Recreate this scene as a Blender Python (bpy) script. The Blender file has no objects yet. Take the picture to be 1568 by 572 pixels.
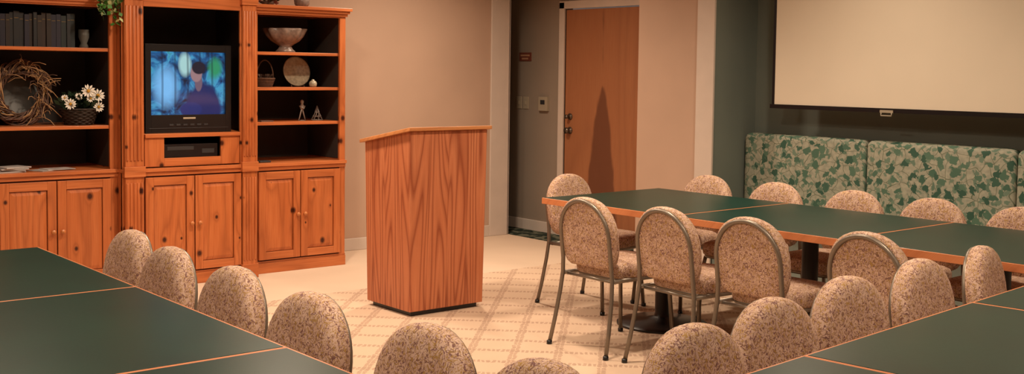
import bpy, bmesh, math, random
from mathutils import Vector, Matrix
random.seed(7)
sc=bpy.context.scene
try:
    sc.view_settings.view_transform='Standard'
except Exception: pass

# ------------------------------------------------------------ materials
def lin(c):
    return tuple((x/255/12.92 if x/255<=.04045 else ((x/255+.055)/1.055)**2.4) for x in c)+(1.,)
class NT:
    def __init__(s,name,rough=.5,metal=0.,spec=.5):
        s.m=bpy.data.materials.new(name);s.m.use_nodes=True
        s.t=s.m.node_tree;s.b=s.t.nodes['Principled BSDF']
        s.b.inputs['Roughness'].default_value=rough;s.b.inputs['Metallic'].default_value=metal
        s.b.inputs['Specular IOR Level'].default_value=spec
    def n(s,t,**k):
        x=s.t.nodes.new(t)
        for a,b in k.items(): setattr(x,a,b)
        return x
    def l(s,a,b): s.t.links.new(a,b)
    def coord(s,scale=(1,1,1)):
        c=s.n('ShaderNodeTexCoord');m=s.n('ShaderNodeMapping');m.inputs['Scale'].default_value=scale
        s.l(c.outputs['Object'],m.inputs['Vector']);return m.outputs[0]
    def math(s,op,a,b=None,c=None,clamp=False):
        x=s.n('ShaderNodeMath',operation=op);x.use_clamp=clamp
        for i,v in enumerate((a,b,c)):
            if v is None: continue
            if isinstance(v,(int,float)): x.inputs[i].default_value=v
            else: s.l(v,x.inputs[i])
        return x.outputs[0]
    def noise(s,v,scale,detail=2,rough=.5,dist=0):
        x=s.n('ShaderNodeTexNoise');x.inputs['Scale'].default_value=scale;x.inputs['Detail'].default_value=detail
        x.inputs['Roughness'].default_value=rough;x.inputs['Distortion'].default_value=dist
        if v is not None:s.l(v,x.inputs['Vector'])
        return x
    def vor(s,v,scale,rand=1.,feature='F1',dim='3D'):
        x=s.n('ShaderNodeTexVoronoi',feature=feature,voronoi_dimensions=dim);x.inputs['Scale'].default_value=scale;x.inputs['Randomness'].default_value=rand
        s.l(v,x.inputs['Vector']);return x
    def ramp(s,f,stops,interp='LINEAR'):
        x=s.n('ShaderNodeValToRGB');x.color_ramp.interpolation=interp
        e=x.color_ramp.elements
        while len(e)<len(stops): e.new(.5)
        for i,(p,c) in enumerate(stops): e[i].position=p;e[i].color=c if len(c)==4 else lin(c)
        s.l(f,x.inputs[0]);return x.outputs[0]
    def mix(s,f,a,b,mode='MIX'):
        x=s.n('ShaderNodeMix',data_type='RGBA',blend_type=mode)
        if isinstance(f,(int,float)): x.inputs[0].default_value=f
        else: s.l(f,x.inputs[0])
        for i,v in ((6,a),(7,b)):
            if isinstance(v,tuple): x.inputs[i].default_value=v if len(v)==4 else lin(v)
            else: s.l(v,x.inputs[i])
        return x.outputs[2]
    def col(s,c):
        if isinstance(c,tuple): s.b.inputs['Base Color'].default_value=c if len(c)==4 else lin(c)
        else: s.l(c,s.b.inputs['Base Color'])
    def bump(s,h,strength=.2,dist=.01):
        x=s.n('ShaderNodeBump');x.inputs['Strength'].default_value=strength;x.inputs['Distance'].default_value=dist
        s.l(h,x.inputs['Height']);s.l(x.outputs[0],s.b.inputs['Normal'])
    def sep(s,v):
        x=s.n('ShaderNodeSeparateXYZ');s.l(v,x.inputs[0]);return x.outputs
    def comb(s,x,y,z):
        c=s.n('ShaderNodeCombineXYZ')
        for i,v in enumerate((x,y,z)):
            if isinstance(v,(int,float)): c.inputs[i].default_value=v
            else: s.l(v,c.inputs[i])
        return c.outputs[0]
W1=(1,1,1,1);K1=(0,0,0,1)
def plain(name,c,rough=.5,metal=0.,var=.12,spec=.5,scale=8):
    t=NT(name,rough,metal,spec);n=t.noise(t.coord(),scale,3)
    base=lin(c);d=tuple(x*(1-var) for x in base[:3])+(1,);b=tuple(min(1,x*(1+var)) for x in base[:3])+(1,)
    t.col(t.ramp(n.outputs[0],[(.3,d),(.7,b)]));return t.m

def wood(name,dark,mid,light,plank=0.,rings=9.,nscale=2.2,stretch=.22,knots=0.,rough=.35,horizontal=False,line=.35,spire=None,spec=.4):
    t=NT(name,rough,0,spec);o=t.sep(t.coord())
    if horizontal: u=t.math('ADD',o[2],o[1]);z=o[0]
    else: u=t.math('ADD',o[0],t.math('MULTIPLY',o[1],1.03));z=o[2]
    off=0.;zz=z
    if plank:
        pid=t.math('FLOOR',t.math('DIVIDE',u,plank))
        off=t.math('MULTIPLY',pid,7.31)
        zz=t.math('ADD',z,t.math('MULTIPLY',pid,3.7))
    vec=t.comb(u,off,t.math('MULTIPLY',zz,stretch))
    h=t.noise(vec,nscale,1.2,.35).outputs[0]
    kv=None
    if knots:
        v=t.vor(t.comb(u,t.math('MULTIPLY',z,.8),0.),knots,1.,'F1','2D')
        kd=v.outputs['Distance'];ks=t.sep(v.outputs['Color'])
        kthr=t.math('ADD',t.math('MULTIPLY',ks[0],.11),.015)
        kv=t.math('DIVIDE',kd,kthr)
        g=t.math('POWER',2.718,t.math('MULTIPLY',kd,-9.))
        h=t.math('ADD',h,t.math('MULTIPLY',g,.12))
    rg=t.math('FRACT',t.math('MULTIPLY',h,rings))
    rg=t.ramp(rg,[(0.,K1),(.12,(.5,.5,.5,1)),(.45,W1),(.8,(.8,.8,.8,1)),(1.,K1)])
    fine=t.noise(t.comb(u,off,t.math('MULTIPLY',zz,.02)),190,2,.6)
    c=t.ramp(fine.outputs[0],[(.3,mid),(.7,light)])
    big=t.noise(t.comb(u,off,t.math('MULTIPLY',zz,.3)),4.,1)
    c=t.mix(t.ramp(big.outputs[0],[(.4,K1),(.7,(.5,.5,.5,1))]),c,mid)
    c=t.mix(t.math('MULTIPLY',t.math('SUBTRACT',1.,rg),line),c,dark)
    if plank:
        fr=t.math('FRACT',t.math('DIVIDE',u,plank))
        e=t.math('LESS_THAN',t.math('ABSOLUTE',t.math('SUBTRACT',fr,.5)),.49)
        c=t.mix(e,t.mix(.55,c,dark),c)
        rnd=t.noise(t.comb(off,0.,0.),1.7,0)
        c=t.mix(t.math('MULTIPLY',rnd.outputs[0],.25),c,dark)
    if kv is not None:
        c=t.mix(t.ramp(kv,[(.4,W1),(1.,K1)]),c,(62,24,12))
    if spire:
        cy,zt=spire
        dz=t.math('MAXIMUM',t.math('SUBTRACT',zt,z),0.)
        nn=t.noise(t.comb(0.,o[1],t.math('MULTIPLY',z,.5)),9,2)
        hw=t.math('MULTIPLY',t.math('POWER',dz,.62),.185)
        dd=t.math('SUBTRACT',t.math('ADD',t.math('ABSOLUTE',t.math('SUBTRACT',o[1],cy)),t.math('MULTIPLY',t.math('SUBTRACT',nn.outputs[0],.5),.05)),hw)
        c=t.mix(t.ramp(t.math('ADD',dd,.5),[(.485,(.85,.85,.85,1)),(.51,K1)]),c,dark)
    t.col(c);t.bump(fine.outputs[0],.04,.003)
    return t.m

M={}
M['pine']=wood('pine_wood',(118,54,24),(176,94,48),(200,120,70),rings=8,nscale=6.5,stretch=.06,knots=4.6,line=.42)
M['pineh']=wood('pine_wood_rail',(118,54,24),(178,96,50),(204,124,74),rings=8,nscale=6.5,stretch=.06,knots=0,line=.4,horizontal=True)
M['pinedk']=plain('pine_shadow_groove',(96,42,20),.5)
M['fir']=wood('fir_planks',(134,62,36),(196,116,76),(214,140,98),plank=.146,rings=14,nscale=6.2,stretch=.085,line=.8,rough=.45)
M['firtop']=wood('fir_top_board',(150,88,48),(198,128,76),(214,150,98),rings=8,nscale=6,stretch=.1,horizontal=True,line=.4)
M['edge']=wood('table_edge_wood',(150,82,50),(196,120,76),(210,138,92),rings=5,nscale=5,stretch=.1,horizontal=True,line=.3)
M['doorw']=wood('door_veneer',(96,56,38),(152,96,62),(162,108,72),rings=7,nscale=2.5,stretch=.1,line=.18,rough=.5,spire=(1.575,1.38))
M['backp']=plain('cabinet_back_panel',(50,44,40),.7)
M['brass']=plain('knob_wood',(186,114,62),.35)
M['metal']=plain('chair_metal',(128,118,106),.36,.6,.06)
M['black']=plain('black_plastic',(20,20,22),.3)
M['tvg']=plain('tv_trim',(48,48,50),.4)
M['iron']=plain('pedestal_iron',(30,26,26),.4,.3)
M['white']=plain('white_trim_paint',(200,186,174),.5,var=.03)
M['steel']=plain('door_hardware',(110,96,84),.3,.8)
M['plate']=plain('switch_plate',(160,148,128),.45,var=.03)

def paint(name,c,rough=.75):
    t=NT(name,rough,0,.3);n=t.noise(t.coord(),2.,2)
    b=lin(c);t.col(t.ramp(n.outputs[0],[(.3,tuple(x*.96 for x in b[:3])+(1,)),(.7,tuple(x*1.04 for x in b[:3])+(1,))]))
    f=t.noise(t.coord(),260,2);t.bump(f.outputs[0],.06,.002);return t.m
M['wall']=paint('wall_paint_beige',(182,154,134))
M['wallg']=paint('wall_paint_grey_green',(116,124,116))
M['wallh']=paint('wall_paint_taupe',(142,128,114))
M['ceil']=paint('ceiling_paint',(204,196,186))

t=NT('green_laminate',.33,0,.25);n=t.noise(t.coord(),3,3)
t.col(t.ramp(n.outputs[0],[(.3,(7,44,37)),(.7,(10,52,43))]))
n2=t.noise(t.coord(),90,3);t.bump(n2.outputs[0],.05,.002);M['green']=t.m

# chair fabric
t=NT('chair_fabric',.85,0,.2);c0=t.coord()
sq=t.noise(c0,52,1.5,.5,1.4);sq2=t.noise(t.coord((1.2,1,.8)),44,1,.5,2.)
r1=t.math('ABSOLUTE',t.math('SUBTRACT',sq.outputs[0],.5))
r2=t.math('ABSOLUTE',t.math('SUBTRACT',sq2.outputs[0],.47))
base=t.ramp(t.noise(c0,18,1).outputs[0],[(.35,(196,166,148)),(.65,(212,184,166))])
c=t.mix(t.ramp(r1,[(.026,W1),(.05,K1)]),base,(126,92,88))
c=t.mix(t.ramp(r2,[(.021,W1),(.036,K1)]),c,(170,136,80))
t.col(c);t.bump(t.noise(c0,400,1).outputs[0],.2,.002);M['fabric']=t.m

# couch fabric
t=NT('leaf_fabric',.85,0,.2);c0=t.coord();o=t.sep(c0)
uv=t.comb(o[1],t.math('ADD',o[2],o[0]),0.)
def leaves(sc_,thr,off):
    uo=t.comb(t.math('ADD',o[1],off),t.math('ADD',t.math('ADD',o[2],o[0]),off*.7),0.)
    dv=t.mix(.10,uo,t.noise(uo,16,2).outputs['Color'],'ADD')
    v=t.vor(dv,sc_,1.,'F1','2D')
    lob=t.noise(dv,46,1)
    dd=t.math('ADD',v.outputs['Distance'],t.math('MULTIPLY',lob.outputs[0],.42))
    return t.ramp(dd,[(thr,W1),(thr+.03,K1)]),t.sep(v.outputs['Color'])[0]
l1,v1=leaves(12.,.49,0.);l2,v2=leaves(16.,.45,3.3)
bg=t.ramp(t.noise(uv,30,2).outputs[0],[(.35,(146,148,132)),(.65,(168,166,148))])
st=t.vor(t.mix(.12,uv,t.noise(uv,8,1).outputs['Color'],'ADD'),13.,1.,'DISTANCE_TO_EDGE','2D')
bg=t.mix(t.ramp(st.outputs['Distance'],[(.015,W1),(.035,K1)]),bg,(96,106,86))
c=t.mix(l2,bg,t.ramp(v2,[(.2,(98,120,104)),(.8,(112,132,114))]))
c=t.mix(l1,c,t.ramp(v1,[(.2,(60,90,76)),(.5,(74,104,88)),(.8,(88,116,98))]))
t.col(c);M['leaf']=t.m

# carpet
t=NT('carpet_lattice',.95,0,.1);c0=t.coord();o=t.sep(c0)
wob=t.noise(c0,25,1);wb=t.math('MULTIPLY',t.math('SUBTRACT',wob.outputs[0],.5),.12)
s=1/(.235*math.sqrt(2))
u=t.math('ADD',t.math('MULTIPLY',t.math('ADD',o[0],o[1]),s),wb);v=t.math('ADD',t.math('MULTIPLY',t.math('SUBTRACT',o[0],o[1]),s),wb)
def line(a,b):
    d=t.math('PINGPONG',a,.5)
    l=t.math('LESS_THAN',t.math('ABSOLUTE',t.math('SUBTRACT',d,.05)),.04)
    dash=t.math('GREATER_THAN',t.math('FRACT',t.math('MULTIPLY',b,9.)),.35)
    return t.math('MULTIPLY',l,dash)
ln=t.math('MAXIMUM',line(u,v),line(v,u))
inside=t.math('MULTIPLY',t.math('LESS_THAN',o[1],.95),t.math('LESS_THAN',o[0],2.1))
mask=t.math('MULTIPLY',ln,inside)
fl=t.noise(c0,300,2)
basec=t.ramp(t.noise(c0,1.5,2).outputs[0],[(.3,(206,184,162)),(.7,(214,192,170))])
basec=t.mix(t.math('MULTIPLY',fl.outputs[0],.3),basec,(164,138,114))
basec=t.mix(t.math('MULTIPLY',inside,.2),basec,(176,134,102))
c=t.mix(t.math('MULTIPLY',mask,.55),basec,(136,102,86))
t.col(c);t.bump(fl.outputs[0],.3,.004);M['carpet']=t.m
t=NT('hall_carpet',.95,0,.1);c0=t.coord();v=t.vor(t.mix(.2,c0,t.noise(c0,8,1).outputs['Color'],'ADD'),11)
t.col(t.ramp(v.outputs['Distance'],[(.2,(34,44,38)),(.45,(60,66,56)),(.55,(96,98,84))],'CONSTANT'));M['hcarpet']=t.m
t=NT('screen_fabric',.9,0,.15);n=t.noise(t.coord(),1.5,2);t.col(t.ramp(n.outputs[0],[(.3,(216,204,184)),(.7,(222,210,190))]));M['screen']=t.m
def tvmat(cx,cz,w,h):
    t=NT('tv_picture',.15,0,.5);c0=t.coord();o=t.sep(c0)
    x=t.math('DIVIDE',t.math('SUBTRACT',o[0],cx),w);z=t.math('DIVIDE',t.math('SUBTRACT',o[2],cz),h)
    def ell(ex,ez,rx,rz,soft=.7):
        a=t.math('POWER',t.math('ABSOLUTE',t.math('DIVIDE',t.math('SUBTRACT',x,ex),rx)),2.);b=t.math('POWER',t.math('ABSOLUTE',t.math('DIVIDE',t.math('SUBTRACT',z,ez),rz)),2.)
        return t.ramp(t.math('ADD',a,b),[(soft,W1),(1.,K1)])
    n=t.noise(c0,9,3,.6,.8)
    c=t.ramp(n.outputs[0],[(.36,(8,24,50)),(.5,(24,80,130)),(.62,(60,140,180)),(.75,(40,120,110))])
    c=t.mix(ell(-.30,-.05,.2,.40,.1),c,(110,170,220))
    c=t.mix(ell(-.05,.3,.10,.22,.3),c,(150,190,190))
    c=t.mix(ell(.36,.25,.12,.2,.2),c,(40,130,90))
    st=t.math('GREATER_THAN',t.math('FRACT',t.math('MULTIPLY',x,6.)),.84)
    c=t.mix(t.math('MULTIPLY',st,.5),c,(10,24,48))
    c=t.mix(ell(.20,-.5,.27,.55),c,(18,34,84))
    c=t.mix(ell(.03,-.42,.16,.13),c,(22,40,96))
    c=t.mix(ell(.13,.02,.055,.16),c,(100,80,96))
    c=t.mix(ell(.10,.16,.085,.15),c,(138,108,112))
    c=t.mix(ell(.135,.25,.10,.11),c,(26,24,40))
    t.b.inputs['Base Color'].default_value=(0.01,.01,.01,1)
    t.l(c,t.b.inputs['Emission Color']);t.b.inputs['Emission Strength'].default_value=1.2
    return t.m

# ------------------------------------------------------------ mesh builder
class B:
    def __init__(s): s.v=[];s.f=[];s.mi=[];s.sm=[];s.mats=[]
    def m(s,k):
        m=M[k] if isinstance(k,str) else k
        if m not in s.mats:s.mats.append(m)
        return s.mats.index(m)
    def add(s,vs,fs,k,smooth=False,T=None):
        o=len(s.v);mi=s.m(k)
        for p in vs:
            p=Vector(p)
            if T is not None:p=T@p
            s.v.append(p[:])
        for f in fs: s.f.append([i+o for i in f]);s.mi.append(mi);s.sm.append(smooth)
    def box(s,x0,x1,y0,y1,z0,z1,k,T=None):
        s.add([(x0,y0,z0),(x1,y0,z0),(x1,y1,z0),(x0,y1,z0),(x0,y0,z1),(x1,y0,z1),(x1,y1,z1),(x0,y1,z1)],
              [(0,3,2,1),(4,5,6,7),(0,1,5,4),(1,2,6,5),(2,3,7,6),(3,0,4,7)],k,False,T)
    def tube(s,pts,r,k,n=10,T=None,cap=True,closed=False):
        pts=[Vector(p) for p in pts];N=len(pts);vs=[];fs=[];up=None
        for i,p in enumerate(pts):
            if closed: d=pts[(i+1)%N]-pts[i-1]
            else: d=pts[min(i+1,N-1)]-pts[max(i-1,0)]
            d.normalize()
            if up is None:
                up=Vector((0,0,1)) if abs(d.z)<.9 else Vector((1,0,0))
            a=(up-d*up.dot(d)).normalized();up=a;b=d.cross(a)
            rr=r[i] if isinstance(r,(list,tuple)) else r
            for j in range(n):
                t=2*math.pi*j/n;vs.append(p+a*math.cos(t)*rr+b*math.sin(t)*rr)
        for i in range(N if closed else N-1):
            i2=(i+1)%N
            for j in range(n):
                j2=(j+1)%n;fs.append((i*n+j,i*n+j2,i2*n+j2,i2*n+j))
        if cap and not closed:
            fs.append(tuple(range(n))[::-1]);fs.append(tuple((N-1)*n+j for j in range(n)))
        s.add(vs,fs,k,True,T)
    def lathe(s,prof,c,k,n=24,T=None,wob=None):
        vs=[];fs=[]
        for i,(r,z) in enumerate(prof):
            for j in range(n):
                t=2*math.pi*j/n;q=r*(1+(wob(i,t) if wob else 0));vs.append((c[0]+q*math.cos(t),c[1]+q*math.sin(t),c[2]+z))
        for i in range(len(prof)-1):
            for j in range(n):
                j2=(j+1)%n;fs.append((i*n+j,i*n+j2,(i+1)*n+j2,(i+1)*n+j))
        if prof[0][0]>1e-4: fs.append(tuple(range(n))[::-1])
        s.add(vs,fs,k,True,T)
    def pillow(s,outline,prof,axis,k,c=(0,0),T=None,lean=None):
        n=len(outline);vs=[];fs=[]
        for sc_,off in prof:
            for a,b in outline:
                a2=c[0]+(a-c[0])*sc_;b2=c[1]+(b-c[1])*sc_
                if axis=='x':p=[off,a2,b2]
                elif axis=='z':p=[a2,b2,off]
                else:p=[a2,off,b2]
                if lean:p=lean(p)
                vs.append(p)
        for i in range(len(prof)-1):
            for j in range(n):
                j2=(j+1)%n;fs.append((i*n+j,i*n+j2,(i+1)*n+j2,(i+1)*n+j))
        fs.append(tuple(range(n))[::-1]);fs.append(tuple((len(prof)-1)*n+j for j in range(n)))
        s.add(vs,fs,k,True,T)
    def mesh(s,name):
        me=bpy.data.meshes.new(name);me.from_pydata(s.v,[],s.f)
        for m in s.mats:me.materials.append(m)
        for i,p in enumerate(me.polygons):p.material_index=s.mi[i];p.use_smooth=s.sm[i]
        me.update();bm=bmesh.new();bm.from_mesh(me);bmesh.ops.recalc_face_normals(bm,faces=bm.faces);bm.to_mesh(me);bm.free()
        return me
    def obj(s,name,bevel=0,loc=None,rot=0):
        o=bpy.data.objects.new(name,s.mesh(name));sc.collection.objects.link(o)
        if loc:o.location=loc
        o.rotation_euler[2]=rot
        if bevel:
            b=o.modifiers.new('bevel','BEVEL');b.width=bevel;b.segments=2;b.limit_method='ANGLE';b.angle_limit=math.radians(50)
        return o
def rbox(name,x0,x1,y0,y1,z0,z1,k,bevel=0):
    b=B();b.box(x0,x1,y0,y1,z0,z1,k);return b.obj(name,bevel)

# ------------------------------------------------------------ room shell
XL,YB,H=-6.2,-7.6,2.75
DX=3.10;PX=2.75;AX=3.26;WY=2.42
b=B();b.box(XL,PX,YB,WY,-.08,0,'carpet');b.box(PX,3.6,YB,.8,-.08,0,'carpet');b.obj('floor')
b=B();b.box(PX,3.3,.78,3.6,-.08,.003,'hcarpet');b.box(2.3,PX,WY+.1,3.6,-.08,.003,'hcarpet');b.obj('floor_hall')
rbox('ceiling',XL-.1,3.7,YB-.1,3.7,H,H+.08,'ceil')
rbox('wall_front',XL,2.72,WY,WY+.11,0,H,'wall')
rbox('wall_left',XL-.1,XL,YB,WY+.1,0,H,'wall')
rbox('wall_back',XL-.1,3.6,YB-.1,YB,0,H,'wall')
DY0,DY1=1.115,2.055
b=B();b.box(DX,DX+.1,DY1+.02,3.6,0,H,'wallh');b.box(DX,DX+.1,.6,DY0-.02,0,H,'wallh');b.box(DX,DX+.1,DY0-.02,DY1+.02,2.07,H,'wallh');b.obj('wall_hall')
rbox('wall_hall_end',2.2,3.2,3.5,3.6,0,H,'wallh')
rbox('wall_hall_side',2.2,2.3,2.53,3.5,0,H,'wallh')
b=B();b.box(PX,DX-.002,.08,.80,0,H,'wall');b.obj('wall_pier')
b=B();b.box(PX+.01,AX+.1,.02,.08,0,H,'wallg');b.obj('wall_alcove_side')
rbox('wall_alcove_back',AX,AX+.1,-3.9,.02,0,H,'wallg')
rbox('wall_alcove_end',PX+.01,AX+.1,-4.0,-3.9,0,H,'wallg')
rbox('wall_right',PX,AX+.1,YB,-4.0,0,H,'wall')
rbox('trim_1',2.52,2.735,WY-.018,WY,0,H,'white',.004)
rbox('trim_2',2.72,2.74,WY-.018,WY+.12,0,H,'white',.004)
rbox('trim_3',PX-.02,PX,.0,.17,0,H,'white',.004)
b=B();fw=.07
b.box(DX-.02,DX,DY1+.005,DY1+.005+fw,0,2.05+fw,'white');b.box(DX-.02,DX,DY0-.005-fw,DY0-.005,0,2.05+fw,'white');b.box(DX-.02,DX,DY0-.005-fw,DY1+.005+fw,2.06,2.06+fw,'white')
b.obj('trim_door_frame',.004)
rbox('baseboard_front',.70,2.52,WY-.015,WY,0,.10,'white',.004)
rbox('baseboard_pier',PX-.014,PX,.17,.80,0,.10,'white',.004)
rbox('baseboard_hall',DX-.014,DX,2.14,3.5,0,.10,'white',.004)
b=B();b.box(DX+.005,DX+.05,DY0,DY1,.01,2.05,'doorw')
for z,r in ((1.09,.030),(.965,.032)):
    T=Matrix.Translation((DX+.005,DY1-.07,z))@Matrix.Rotation(-math.pi/2,4,'Y')
    b.lathe([(r,0),(r,.008),(.012,.012),(.012,.03),(.026 if z<1 else .018,.035),(.028 if z<1 else .018,.055),(.001,.06)],(0,0,0),'steel',20,T)
b.box(DX-.002,DX+.006,DY0-.004,DY0+.012,1.7,1.79,'steel');b.box(DX-.002,DX+.006,DY0-.004,DY0+.012,.3,.39,'steel')
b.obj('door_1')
b=B()
for y0 in (2.66,2.56): b.box(DX-.008,DX,y0,y0+.075,1.14,1.255,'plate');b.box(DX-.016,DX-.008,y0+.03,y0+.045,1.18,1.215,'plate')
b.obj('light_switch_plate',.002)
b=B();b.box(DX-.03,DX,2.27,2.39,1.13,1.26,'plate');b.box(DX-.034,DX-.03,2.30,2.36,1.19,1.23,'tvg');b.obj('thermostat',.004)
M['signm']=plain('sign_brown',(110,58,44),.5);M['signt']=plain('sign_lettering',(170,130,100),.5)
b=B();b.box(DX-.008,DX,2.53,2.70,1.59,1.67,'signm');b.box(DX-.01,DX-.008,2.55,2.68,1.635,1.65,'signt');b.box(DX-.01,DX-.008,2.57,2.66,1.605,1.62,'signt');b.obj('wall_sign')

# ------------------------------------------------------------ tables
def table(ox,oy,rot,name='conference_table',S=1.067):
    b=B();h=S/2
    b.box(-h,h,-h,h,.705,.74,'edge');e=.008
    b.box(-h+e,h-e,-h+e,h-e,.738,.7412,'green')
    b.lathe([(.27,0),(.27,.012),(.24,.022),(.10,.035),(.05,.05),(.043,.07),(.043,.66),(.07,.675),(.20,.69),(.20,.705)],(0,0,0),'iron',28)
    return b.obj(name,.002,(ox,oy,0),rot)
S=1.067
for i in range(3): table(.612+1.03/2+.012*i,-.50-1.03/2-1.031*i,math.radians(.8),S=1.03)
for i in range(4): table(-2.38-S/2,-.76-S/2-S*i*1.001,0)
a=math.radians(5.5);ca,sa=math.cos(a),math.sin(a)
for i in range(0,3):
    table(-1.32+ca*S*(i-.5)*1.002+sa*S/2,-3.79+sa*S*(i-.5)-ca*S/2-.004,a)

# ------------------------------------------------------------ chairs
TOP=.828
def lean(p):
    x,y,z=p
    return [x-.15*max(0,z-.42)**1.15,y,z]
def chair_mesh():
    b=B();W=.207;zc=TOP-.205;pts=[]
    for i in range(0,29):
        t=math.pi*i/28;c_=math.cos(t);pts.append((W*math.copysign(abs(c_)**.9,c_),zc+.205*max(0,math.sin(t))**.9))
    side=((.57,.205),(.53,.198),(.49,.184),(.462,.164),(.448,.138))
    for zz,ww in side: pts.append((-ww,zz))
    for zz,ww in side[::-1]: pts.append((ww,zz))
    b.pillow(pts,[(.72,-.026),(.90,-.025),(.965,-.021),(.99,-.012),(1,.004),(.997,.018),(.97,.032),(.91,.042),(.78,.048),(.5,.051)],'x','fabric',(0,.64),lean=lean)
    path=[(-.095,-.222,.0),(-.065,-.212,.14),(-.038,-.200,.30),(-.028,-.192,.40),(-.027,-.186,.48),(-.027,-.186,.56)]
    for i in range(0,21):
        t=math.pi*i/20;path.append((-.027,-.186*math.cos(t),zc+.186*math.sin(t)))
    path+=[(p[0],-p[1],p[2]) for p in path[:6][::-1]]
    path=[lean(p) for p in path]
    b.tube(path,.0115,'metal',10)
    so=[]
    for i in range(40):
        t=2*math.pi*i/40;c,s_=math.cos(t),math.sin(t);e=.42
        so.append((.245+.225*math.copysign(abs(c)**e,c),(.212-.010*(1-c))*math.copysign(abs(s_)**e,s_)))
    b.pillow(so,[(.94,.400),(.985,.408),(1,.430),(.995,.452),(.96,.470),(.87,.480),(.5,.488)],'z','fabric',(.235,0))
    b.pillow(so,[(.93,.385),(.95,.39),(.95,.405)],'z','metal',(.235,0))
    for sgn in (-1,1):
        b.tube([(-.02,sgn*.190,.395),(.37,sgn*.180,.392),(.405,sgn*.184,.38),(.415,sgn*.188,.34),(.44,sgn*.205,0)],.012,'metal',10)
        b.tube([(.44,sgn*.205,.0),(.441,sgn*.206,.02)],.015,'black',10)
        b.tube([(-.095,sgn*.222,0),(-.093,sgn*.2215,.02)],.015,'black',10)
    b.tube([(.37,-.18,.39),(.37,.18,.39)],.009,'metal',8)
    b.tube([(.0,-.19,.39),(.0,.19,.39)],.009,'metal',8)
    return b.mesh('banquet_chair')
CM=chair_mesh()
def chair(tx,ty,ang,z=0):
    a=math.radians(ang);k=.05
    o=bpy.data.objects.new('banquet_chair',CM);sc.collection.objects.link(o)
    o.location=(tx+k*math.cos(a),ty+k*math.sin(a),0);o.rotation_euler[2]=a
for x,y,r in ((.30,-1.21,0),(.335,-1.75,-2),(.37,-2.25,1),(.40,-2.86,-3)): chair(x,y,r)
for x,y,r in ((1.91,-.69,180),(1.90,-1.248,181),(1.90,-1.807,179),(1.91,-2.30,180),(1.92,-2.80,182)): chair(x,y,r)
chair(1.16,-.12,-84)
for x,y,r in ((-2.106,-1.09,178),(-2.155,-1.60,179),(-2.15,-2.12,180),(-2.165,-2.66,181),(-2.13,-3.215,180),(-2.13,-3.68,181)): chair(x,y,r)
for x,y,r in ((-1.575,-3.618,-87),(-1.112,-3.518,-86),(-.61,-3.439,-87),(-.074,-3.383,-84),(.425,-3.355,-75)): chair(x,y,r)

# ------------------------------------------------------------ podium
b=B();w,d=.584,.505;ti=.014;z0=.03
hf,hb=1.125,1.035
vs=[(ti,ti,z0),(w-ti,ti,z0),(w-ti,d-ti,z0),(ti,d-ti,z0),(0,0,hf),(w,0,hf),(w,d,hb),(0,d,hb)]
b.add(vs,[(0,3,2,1),(4,5,6,7),(0,1,5,4),(1,2,6,5),(2,3,7,6),(3,0,4,7)],'fir')
b.box(.04,w-.04,.04,d-.04,0,z0+.005,'black')
ov=.022;sl=(hb-hf)/d
def topz(y,o):return hf+sl*y+o
y0,y1=-ov,d+ov+.01
b.add([(-ov,y0,topz(y0,0)),(w+ov,y0,topz(y0,0)),(w+ov,y1,topz(y1,0)),(-ov,y1,topz(y1,0)),(-ov,y0,topz(y0,.022)),(w+ov,y0,topz(y0,.022)),(w+ov,y1,topz(y1,.022)),(-ov,y1,topz(y1,.022))],
      [(0,3,2,1),(4,5,6,7),(0,1,5,4),(1,2,6,5),(2,3,7,6),(3,0,4,7)],'firtop')
b.obj('podium',.003)

# ------------------------------------------------------------ cabinet
def panel_door(b,x0,x1,z0,z1,y,knobside):
    fr=.055
    b.box(x0,x0+fr,y-.02,y,z0,z1,'pine');b.box(x1-fr,x1,y-.02,y,z0,z1,'pine')
    b.box(x0+fr,x1-fr,y-.02,y,z0,z0+fr,'pineh');b.box(x0+fr,x1-fr,y-.02,y,z1-fr,z1,'pineh')
    g=.004;p0,p1,q0,q1=x0+fr,x1-fr,z0+fr,z1-fr
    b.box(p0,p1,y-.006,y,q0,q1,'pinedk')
    i=.028
    vs=[(p0+g,y-.009,q0+g),(p1-g,y-.009,q0+g),(p1-g,y-.009,q1-g),(p0+g,y-.009,q1-g),(p0+i,y-.015,q0+i),(p1-i,y-.015,q0+i),(p1-i,y-.015,q1-i),(p0+i,y-.015,q1-i)]
    b.add(vs,[(0,1,5,4),(1,2,6,5),(2,3,7,6),(3,0,4,7),(4,5,6,7)],'pine')
    kx=x1-.025 if knobside>0 else x0+.025
    T=Matrix.Translation((kx,y-.02,(z0+z1)/2+.0))@Matrix.Rotation(math.pi/2,4,'X')
    b.lathe([(.008,0),(.007,.012),(.014,.018),(.015,.026),(.001,.032)],(0,0,0),'brass',14,T)
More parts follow.
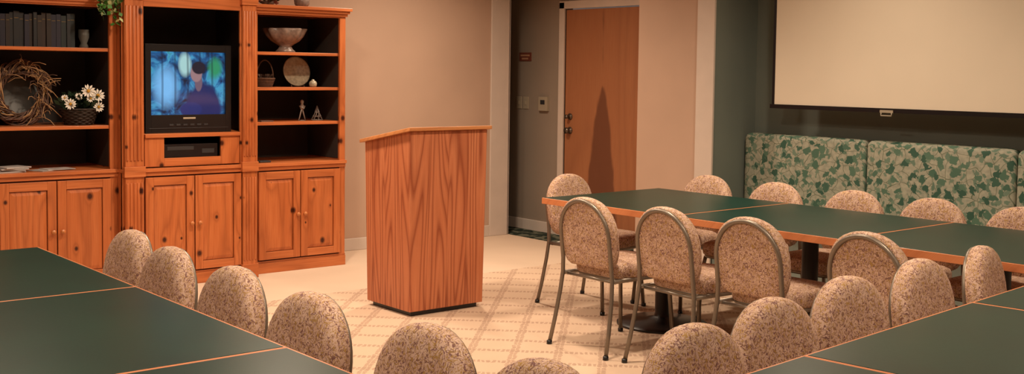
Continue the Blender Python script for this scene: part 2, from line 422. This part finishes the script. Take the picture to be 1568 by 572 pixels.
def unit(b,x0,x1,yf,ht,shelves,zl,stl,strr,opentop=None,cr=(1,1)):
    yb=WY-.004
    b.box(x0,x0+.02,yf,yb,0,ht,'pine');b.box(x1-.02,x1,yf,yb,0,ht,'pine')
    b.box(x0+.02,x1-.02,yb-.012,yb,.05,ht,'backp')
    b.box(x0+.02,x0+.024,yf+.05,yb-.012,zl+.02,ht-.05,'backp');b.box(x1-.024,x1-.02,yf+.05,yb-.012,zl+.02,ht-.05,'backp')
    b.box(x0,x0+stl,yf-.002,yf+.02,0,ht,'pine');b.box(x1-strr,x1,yf-.002,yf+.02,0,ht,'pine')
    b.box(x0+stl,x1-strr,yf-.002,yf+.02,opentop,ht,'pineh')
    b.box(x0+.02,x1-.02,yf,yb-.012,ht-.02,ht,'pineh')
    for k in range(3):
        e=.012+.013*k;b.box(x0-e*cr[0],x1+e*cr[1],yf-.002-e,yb,ht-.045+.02*k,ht-.022+.02*k,'pineh')
    b.box(x0-.004,x1+.004,yf-.022,yb-.012,zl-.012,zl+.012,'pineh');b.box(x0,x1,yf-.010,yf,zl-.04,zl-.012,'pineh')
    b.box(x0,x1,yf-.014,yf,0,.075,'pineh');b.box(x0,x1,yf-.008,yf,.075,.09,'pineh')
    for z in shelves: b.box(x0+.02,x1-.02,yf+.012,yb-.012,z-.011,z+.011,'pineh')
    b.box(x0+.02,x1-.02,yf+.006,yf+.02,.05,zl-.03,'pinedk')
    m=(x0+stl+x1-strr)/2
    panel_door(b,x0+stl+.002,m-.004,.10,zl-.05,yf-.002,1);panel_door(b,m+.004,x1-strr-.002,.10,zl-.05,yf-.002,-1)
YF=1.871
b=B()
unit(b,-.10,.68,YF,1.93,[1.088,1.342,1.599],.79,.05,.05,opentop=1.875,cr=(0,1))
unit(b,-1.87,-1.07,YF,1.93,[1.09,1.597],.80,.05,.05,opentop=1.875,cr=(1,0))
YC=1.79;x0,x1=-1.07,-.10
unit(b,x0,x1,YC,2.06,[1.03],.80,.15,.125,opentop=1.89,cr=(1,1))
for a0,a1 in ((x0+.012,x0+.135),(x1-.118,x1-.012)):
    for z0_,z1_ in ((.09,.76),(.83,1.93)):
        b.box(a0,a1,YC-.03,YC-.002,z0_,z1_,'pine')
        for k in range(5):
            c=a0+(a1-a0)*(k+.5)/5;hw=(a1-a0)/5*.34
            b.tube([(c,YC-.030,z0_+.04),(c,YC-.030,z1_-.04)],hw,'pine',8)
    b.box(a0-.01,a1+.01,YC-.04,YC,0,.10,'pineh');b.box(a0-.01,a1+.01,YC-.042,YC,.76,.83,'pineh');b.box(a0-.01,a1+.01,YC-.04,YC,1.93,2.0,'pineh')
b.box(-.915,-.23,YC-.012,YC+.01,1.015,1.04,'pineh')
b.box(-.915,-.78,YC,YC+.02,.82,1.015,'pine');b.box(-.37,-.23,YC,YC+.02,.82,1.015,'pine');b.box(-.78,-.37,YC,YC+.02,.82,.875,'pineh')
b.obj('entertainment_cabinet',.003)

b=B();b.box(-.77,-.385,YC+.025,YC+.33,.876,.965,'black');b.box(-.75,-.56,YC+.022,YC+.025,.925,.95,'tvg');b.box(-.50,-.41,YC+.022,YC+.025,.90,.93,'tvg');b.obj('video_recorder',.003)
b=B();tx0,tx1,tz0,tz1=-.885,-.265,1.042,1.645;ty=1.85
sx0,sx1,sz0,sz1=-.845,-.305,1.165,1.595
b.box(tx0,tx1,ty+.03,ty+.12,tz0,tz1,'black')
b.box(tx0,sx0,ty,ty+.03,tz0,tz1,'black');b.box(sx1,tx1,ty,ty+.03,tz0,tz1,'black')
b.box(sx0,sx1,ty,ty+.03,sz1,tz1,'black');b.box(sx0,sx1,ty,ty+.03,tz0,sz0,'black')
vs=[(tx0+.01,ty+.12,tz0),(tx1-.01,ty+.12,tz0),(tx1-.01,ty+.12,tz1-.01),(tx0+.01,ty+.12,tz1-.01),(tx0+.13,ty+.46,tz0+.04),(tx1-.13,ty+.46,tz0+.04),(tx1-.13,ty+.46,tz1-.15),(tx0+.13,ty+.46,tz1-.15)]
b.add(vs,[(0,1,5,4),(1,2,6,5),(2,3,7,6),(3,0,4,7),(4,5,6,7)],'black')
tvm=tvmat((sx0+sx1)/2,(sz0+sz1)/2,sx1-sx0,sz1-sz0)
N=14;vs=[];fs=[]
for j in range(N+1):
    for i in range(N+1):
        u=i/N*2-1;v=j/N*2-1;vs.append((sx0+(sx1-sx0)*i/N,ty+.004+.018*(u*u+v*v)/2,sz0+(sz1-sz0)*j/N))
for j in range(N):
    for i in range(N):fs.append((j*(N+1)+i,j*(N+1)+i+1,(j+1)*(N+1)+i+1,(j+1)*(N+1)+i))
b.add(vs,fs,tvm,True)
b.box(-.62,-.53,ty-.002,ty,1.135,1.148,'plate')
for i in range(6):b.box(-.72+i*.05,-.69+i*.05,ty-.004,ty,1.09,1.102,'tvg')
b.box(-.86,-.29,ty-.003,ty,1.072,1.076,'tvg')
b.obj('television',.004)

# books
b=B();x=-1.80
cols=[plain('book_cloth_%d'%i,c,.6) for i,c in enumerate([(26,30,34),(34,26,22),(22,34,36),(44,32,26),(28,28,44)])]
M['gold']=plain('book_gilt',(110,90,50),.4)
while x<-1.31:
    w_=random.uniform(.022,.036);h_=random.uniform(.20,.235);yy=1.95+random.uniform(0,.02)
    b.box(x,x+w_-.001,yy,yy+.16,1.609,1.609+h_,random.choice(cols))
    b.box(x+.004,x+w_-.005,yy-.001,yy,1.609+h_*.8,1.609+h_*.82,'gold')
    x+=w_
b.obj('row_of_books',.002)
b=B();M['glass']=plain('grey_glass',(90,92,88),.1)
b.lathe([(.028,0),(.03,.01),(.02,.03),(.035,.07),(.034,.12),(.03,.12),(.03,.07),(.012,.035)],(-1.24,2.0,1.609),'glass',18);b.obj('glass_vase')

# wreath
M['vine']=plain('dry_vine',(92,68,56),.8,var=.4,scale=30);M['straw']=plain('straw_twig',(164,130,92),.8,var=.2)
b=B();cx,cy_,cz=-1.62,2.08,1.31
for k in range(26):
    ph=random.uniform(0,6.28);R=random.uniform(.125,.175);m1=random.choice([2,3,5,7]);am=random.uniform(.01,.03);pts=[]
    for i in range(40):
        t=2*math.pi*i/40;r=R+am*math.sin(m1*t+ph);pts.append((cx+r*math.cos(t),cy_+.03*math.cos(m1*t+ph)+random.uniform(-.004,.004),cz+r*math.sin(t)*1.12))
    b.tube(pts,random.uniform(.003,.006),'vine' if k%5 else 'straw',5,closed=True)
for k in range(70):
    t=random.uniform(-1.1,2.6);r=random.uniform(.10,.18);p=Vector((cx+r*math.cos(t),cy_-.03,cz+r*math.sin(t)*1.1))
    d=Vector((random.uniform(-.07,.12),random.uniform(-.08,0),random.uniform(-.10,.08)));q=Vector((random.uniform(-.03,.03),0,-.04))
    if p.x+d.x>-1.33:d.x*=.3
    if p.z+d.z>1.56:d.z=-abs(d.z)
    b.tube([p,p+d*.35-q*.6,p+d*.7-q*.5,p+d],.0024,'straw' if k%3 else 'vine',4)
b.obj('grapevine_wreath')
b=B();M['plate2']=plain('pewter_plate',(60,58,54),.4)
T=Matrix.Translation((cx,2.2,1.272))@Matrix.Rotation(math.radians(80),4,'X')
b.lathe([(.001,0),(.10,.0),(.14,.015),(.168,.02),(.168,.026),(.13,.02),(.001,.008)],(0,0,0),'plate2',30,T);b.obj('pewter_charger_plate')
# flower basket
M['petal']=plain('daisy_petal',(225,220,210),.6,var=.03);M['dcen']=plain('daisy_centre',(190,140,40),.7);M['dleaf']=plain('dark_leaf',(34,56,34),.6,var=.3);M['wick']=plain('dark_wicker',(46,34,26),.7,var=.4,scale=60)
b=B();fx,fy,fz=-1.27,2.02,1.102
for i in range(9):
    z=.012*i+.008;r=.085+.035*(i/8);pts=[(fx+(r+.004*math.cos(12*t+i*math.pi))*math.cos(t),fy+(r+.004*math.cos(12*t+i*math.pi))*math.sin(t),fz+z) for t in [2*math.pi*j/48 for j in range(48)]]
    b.tube(pts,.007,'wick',5,closed=True)
b.lathe([(.08,.0),(.115,.1)],(fx,fy,fz),'wick',20)
def leafq(b,p,d,w,k):
    d=Vector(d);s=d.cross(Vector((random.uniform(-1,1),random.uniform(-1,1),random.uniform(-1,1)))).normalized()*w
    p=Vector(p);b.add([p,p+d*.5+s,p+d,p+d*.5-s],[(0,1,2,3)],k)
for k in range(260):
    a_=random.uniform(0,6.28);e=random.uniform(-.1,1.3);r=random.uniform(.04,.12)
    p=(fx+r*math.cos(a_)*math.cos(e),fy+r*math.sin(a_)*math.cos(e)*.9,fz+.11+r*.9*math.sin(e))
    leafq(b,p,(math.cos(a_)*.045,math.sin(a_)*.045,random.uniform(-.01,.05)),.014,'dleaf')
def daisy(b,c,r,nrm):
    nrm=Vector(nrm).normalized();q=nrm.to_track_quat('Z','Y').to_matrix().to_4x4();T=Matrix.Translation(c)@q
    for i in range(12):
        t=2*math.pi*i/12+random.uniform(-.1,.1);dt=.24
        b.add([(r*.15*math.cos(t),r*.15*math.sin(t),0),(r*.7*math.cos(t-dt),r*.7*math.sin(t-dt),.006),(r*math.cos(t),r*math.sin(t),.002),(r*.7*math.cos(t+dt),r*.7*math.sin(t+dt),.006)],[(0,1,2,3)],'petal',False,T)
    b.lathe([(r*.26,0),(r*.22,r*.15),(.0005,r*.2)],(0,0,.002),'dcen',10,T)
for dx,dz,r in ((.03,.235,.042),(.095,.205,.042),(.10,.13,.034),(-.085,.15,.036),(.045,.185,.026),(-.125,.19,.022),(-.03,.20,.024)):
    daisy(b,(fx+dx,fy-.10+random.uniform(-.01,.01),fz+dz-.01),r*1.1,(random.uniform(-.4,.1),-1,random.uniform(0,.5)))
    b.tube([(fx+dx*.3,fy,fz+.08),(fx+dx,fy-.09,fz+dz-.01)],.002,'dleaf',5)
b.obj('daisy_basket')
M['paper']=plain('magazine_paper',(170,164,160),.5,var=.25,scale=14)
b=B()
for i,(px,py,r) in enumerate(((-1.74,1.95,.1),(-1.73,1.96,-.15),(-1.72,1.95,.05),(-1.71,1.95,.3))):
    T=Matrix.Translation((px,py,.813+i*.009))@Matrix.Rotation(r,4,'Z');b.box(-.08,.09,-.06,.09,0,.007,'paper',T)
b.obj('stack_of_magazines')
b=B()
for i,(px,py,r) in enumerate(((-1.5,1.97,.5),(-1.42,1.98,.1))):
    T=Matrix.Translation((px,py,.813+i*.004))@Matrix.Rotation(r,4,'Z');b.box(-.09,.09,-.06,.08,0,.004,'paper',T)
b.obj('loose_brochures')
M['shell']=plain('glazed_ceramic',(132,114,104),.35,var=.3,scale=40);M['bask']=plain('brown_basket',(84,56,38),.8,var=.4,scale=60)
b=B();b.lathe([(.07,0),(.075,.008),(.055,.025),(.045,.045),(.065,.06),(.105,.085),(.135,.12),(.160,.172),(.154,.178),(.12,.145),(.08,.11),(.02,.085)],(.285,2.08,1.611),'shell',72,None,lambda i,t:((.13*math.cos(9*t)+.06*math.cos(4*t))*max(0,(i-3)/8) if i>3 else 0));
b.obj('fluted_pedestal_bowl')
hx=.075
b=B()
for i in range(6):
    r=.05+.004*i;b.tube([(hx+r*math.cos(t),2.0+r*math.sin(t),1.36+.011*i) for t in [2*math.pi*j/28 for j in range(28)]],.0065,'bask',5,closed=True)
b.lathe([(.05,0),(.06,.06)],(hx,2.0,1.353),'bask',20)
b.tube([(hx+.068*math.cos(t),2.0,1.42+.13*math.sin(t)) for t in [math.pi*j/16 for j in range(17)]],.005,'bask',6)
for k in range(50): 
    a_=random.uniform(0,6.28);leafq(b,(hx+.03*math.cos(a_),2+.03*math.sin(a_),1.42),(math.cos(a_)*.03,math.sin(a_)*.03,.03),.008,'shell' if k%3==0 else 'vine')
b.obj('handled_basket')
M['plrim']=plain('plate_rim_green',(50,64,52),.3);M['plc']=plain('plate_cream',(160,152,130),.3,var=.3,scale=50)
px=.385
b=B();T=Matrix.Translation((px,2.1,1.468))@Matrix.Rotation(math.radians(78),4,'X')
b.lathe([(.001,.004),(.055,.004)],(0,0,0),'plc',32,T);b.lathe([(.055,.004),(.095,.010)],(0,0,0),'plrim',32,T);b.lathe([(.095,.010),(.100,.012),(.113,.016),(.114,.012),(.07,-.004),(.001,-.006)],(0,0,0),'plc',32,T)
b.tube([(px-.055,2.06,1.355),(px-.045,2.09,1.37),(px-.045,2.16,1.50)],.004,'vine',6);b.tube([(px+.055,2.06,1.355),(px+.045,2.09,1.37),(px+.045,2.16,1.50)],.004,'vine',6);b.tube([(px-.045,2.13,1.42),(px+.045,2.13,1.42)],.004,'vine',6)
b.obj('decorative_plate_on_stand')
b=B();b.lathe([(.02,0),(.028,.01),(.03,.03),(.022,.045),(.01,.05),(.012,.056),(.001,.06)],(.47,1.99,1.353),'plc',18);b.obj('ceramic_pot')
M['pale']=plain('pale_wire',(150,142,134),.4)
b=B()
for s_ in (-1,1):
    b.tube([(.40+.028*s_,2.03,1.099),(.40+.008*s_,2.03,1.17),(.40,2.03,1.20)],.005,'pale',7)
b.lathe([(.001,0),(.016,.012),(.018,.03),(.008,.045),(.013,.055),(.013,.068),(.001,.078)],(.40,2.03,1.18),'pale',14)
b.tube([(.375,2.03,1.21),(.40,2.0,1.19),(.425,2.03,1.21)],.004,'pale',6)
b.lathe([(.03,0),(.03,.004)],(.40,2.03,1.099),'pale',16);b.obj('figurine')
b=B();wx=.54
for j in range(7):
    a_=2*math.pi*j/7;b.tube([(wx+.045*math.cos(a_),2.05+.045*math.sin(a_),1.099),(wx+.02*math.cos(a_+.4),2.05+.02*math.sin(a_+.4),1.15),(wx,2.05,1.21)],.0028,'pale',5)
for z,r in ((1.103,.045),(1.13,.032),(1.16,.018)): b.tube([(wx+r*math.cos(t),2.05+r*math.sin(t),z) for t in [2*math.pi*i/20 for i in range(20)]],.0025,'pale',5,closed=True)
b.obj('wire_tree_ornament')
b=B();b.box(.02,.12,1.95,2.03,1.099,1.108,'vine');b.obj('small_book')
b=B();b.box(.0,.09,1.93,2.0,.803,.815,'tvg');b.obj('remote_control',.003)
b=B();b.lathe([(.04,0),(.055,.02),(.06,.05),(.045,.08),(.05,.09)],(.38,2.0,1.951),'shell',24);b.obj('pottery_bowl')
b=B()
for k in range(60):
    a_=random.uniform(0,6.28);r=random.uniform(0,.06);leafq(b,(.10+r*math.cos(a_),2.0+r*math.sin(a_),1.965+random.uniform(0,.04)),(math.cos(a_)*.04,math.sin(a_)*.04,random.uniform(-.0,.03)),.012,'signm' if k%3 else 'dleaf')
b.lathe([(.04,0),(.05,.03),(.04,.03)],(.10,2.0,1.951),'bask',16)
b.obj('dried_flower_bowl')
M['ivy']=plain('ivy_leaf',(70,120,50),.5,var=.4,scale=20);M['ivy2']=plain('ivy_leaf_variegated',(176,184,130),.5,var=.2,scale=20)
b=B();b.lathe([(.05,0),(.07,.10),(.06,.10)],(-1.20,1.95,1.951),'bask',18)
for s_ in range(22):
    p=Vector((-1.19+random.uniform(-.03,.03),1.93,2.04))
    e=Vector((-1.145+random.uniform(-.07,.06),1.775+random.uniform(-.02,.03),random.uniform(1.77,1.95)))
    pts=[p,Vector((e.x*.6+p.x*.4,1.82,2.05)),Vector((e.x,e.y,(e.z+2.0)/2)),e];b.tube(pts,.0018,'dleaf',4)
    for i in range(12):
        t=i/11*2.999;k=int(t);q=pts[k].lerp(pts[k+1],t-k);leafq(b,q,(random.uniform(-.04,.04),random.uniform(-.04,0),random.uniform(-.04,.01)),.018,'ivy' if random.random()<.7 else 'ivy2')
b.obj('potted_ivy')

# ------------------------------------------------------------ couch bench
def cushion(b,x0,x1,y0,y1,z0,z1,k,r=.03):
    cx,cy=(x0+x1)/2,(y0+y1)/2;hx,hy=(x1-x0)/2,(y1-y0)/2
    ol=[]
    for i in range(64):
        t=2*math.pi*i/64;c,s_=math.cos(t),math.sin(t)
        ol.append((cx+hx*math.copysign(abs(c)**.3,c),cy+hy*math.copysign(abs(s_)**.10,s_)))
    n=5;vs=[];fs=[]
    rings=[]
    for i in range(n+1):
        t=math.pi/2*i/n;rings.append((r*(1-math.sin(t)),z0+r*(1-math.cos(t))))
    for i in range(n+1):
        t=math.pi/2*i/n;rings.append((r*(1-math.cos(t)),z1-r*(1-math.sin(t))))
    for ins,z in rings:
        for a_,c_ in ol: vs.append((cx+(a_-cx)*(1-ins/hx),cy+(c_-cy)*(1-ins/hy),z))
    m=len(ol)
    for i in range(len(rings)-1):
        for j in range(m):
            j2=(j+1)%m;fs.append((i*m+j,i*m+j2,(i+1)*m+j2,(i+1)*m+j))
    fs.append(tuple(range(m))[::-1]);fs.append(tuple((len(rings)-1)*m+j for j in range(m)))
    b.add(vs,fs,k,True)
b=B()
for i in range(3):
    ya=.0-1.075*i;yb_=ya-1.07
    cushion(b,3.10,3.235,yb_,ya-.003,.50,1.045,'leaf',.04)
    cushion(b,2.70,3.14,yb_,ya-.003,.36,.50,'leaf',.04)
b.box(2.76,3.24,-3.22,.0,0.0,.36,'wallg')
b.obj('upholstered_bench')

# projection screen
b=B();sxp=3.0;sy0,sy1,szb=-.36,-2.95,1.275
b.box(sxp,sxp+.004,sy1,sy0,szb,2.62,'screen')
b.box(sxp-.002,sxp+.006,sy0,sy0+.022,szb,2.62,'black');b.box(sxp-.002,sxp+.006,sy1-.022,sy1,szb,2.62,'black')
b.box(sxp-.008,sxp+.012,sy1-.03,sy0+.035,szb-.03,szb,'black')
b.box(sxp-.035,sxp+.05,sy1-.06,sy0+.06,2.62,2.72,'tvg')
b.tube([(sxp-.012,-1.26,szb-.028),(sxp-.014,-1.26,szb-.05),(sxp-.014,-1.34,szb-.05),(sxp-.012,-1.34,szb-.028)],.005,'plate',6)
b.box(sxp-.014,sxp-.006,-1.35,-1.25,szb-.03,szb-.012,'plate')
b.obj('projection_screen')

# ------------------------------------------------------------ lights
def downlight(x,y,e,col=(1,.79,.59),size=.22,spread=150):
    b=B();b.lathe([(.075,-.012),(.10,-.012),(.10,0),(.075,0)],(x,y,H),'white',24);b.obj('recessed_ceiling_light')
    l=bpy.data.lights.new('downlight_bulb','AREA');l.shape='DISK';l.size=size;l.energy=e;l.color=col;l.spread=math.radians(spread)
    o=bpy.data.objects.new('downlight_bulb',l);sc.collection.objects.link(o);o.location=(x,y,H-.02)
for x,y,e in ((1.3,1.2,44),(-.6,.4,48),(-2.4,.0,32),(.0,-1.4,32),(1.9,-1.4,26),(-2.2,-2.6,30),(-.2,-3.6,26),(2.0,-3.2,14),(-4.2,-3.6,28),(-1.6,-5.6,22),(1.2,-5.6,14)):
    downlight(x,y,e)
wd=bpy.data.worlds.new('w');sc.world=wd;wd.use_nodes=True;wd.node_tree.nodes['Background'].inputs[0].default_value=(.5,.4,.35,1);wd.node_tree.nodes['Background'].inputs[1].default_value=.2

# ------------------------------------------------------------ camera
f,yaw,pi_,ro,cyp=1744.474,.690,.059,.013,211.969
F=Vector((math.sin(yaw)*math.cos(pi_),math.cos(yaw)*math.cos(pi_),-math.sin(pi_)))
R=Vector((math.cos(yaw),-math.sin(yaw),0));U=R.cross(F)
R2=R*math.cos(ro)+U*math.sin(ro);U2=U*math.cos(ro)-R*math.sin(ro)
mw=Matrix(((R2.x,U2.x,-F.x,-3.856),(R2.y,U2.y,-F.y,-5.625),(R2.z,U2.z,-F.z,1.492),(0,0,0,1)))
cam=bpy.data.cameras.new('camera');co=bpy.data.objects.new('camera',cam);sc.collection.objects.link(co);co.matrix_world=mw
cam.sensor_width=36;cam.lens=f/1568*36;cam.shift_y=-(285.83-cyp)/1568;cam.clip_start=.05
sc.camera=co
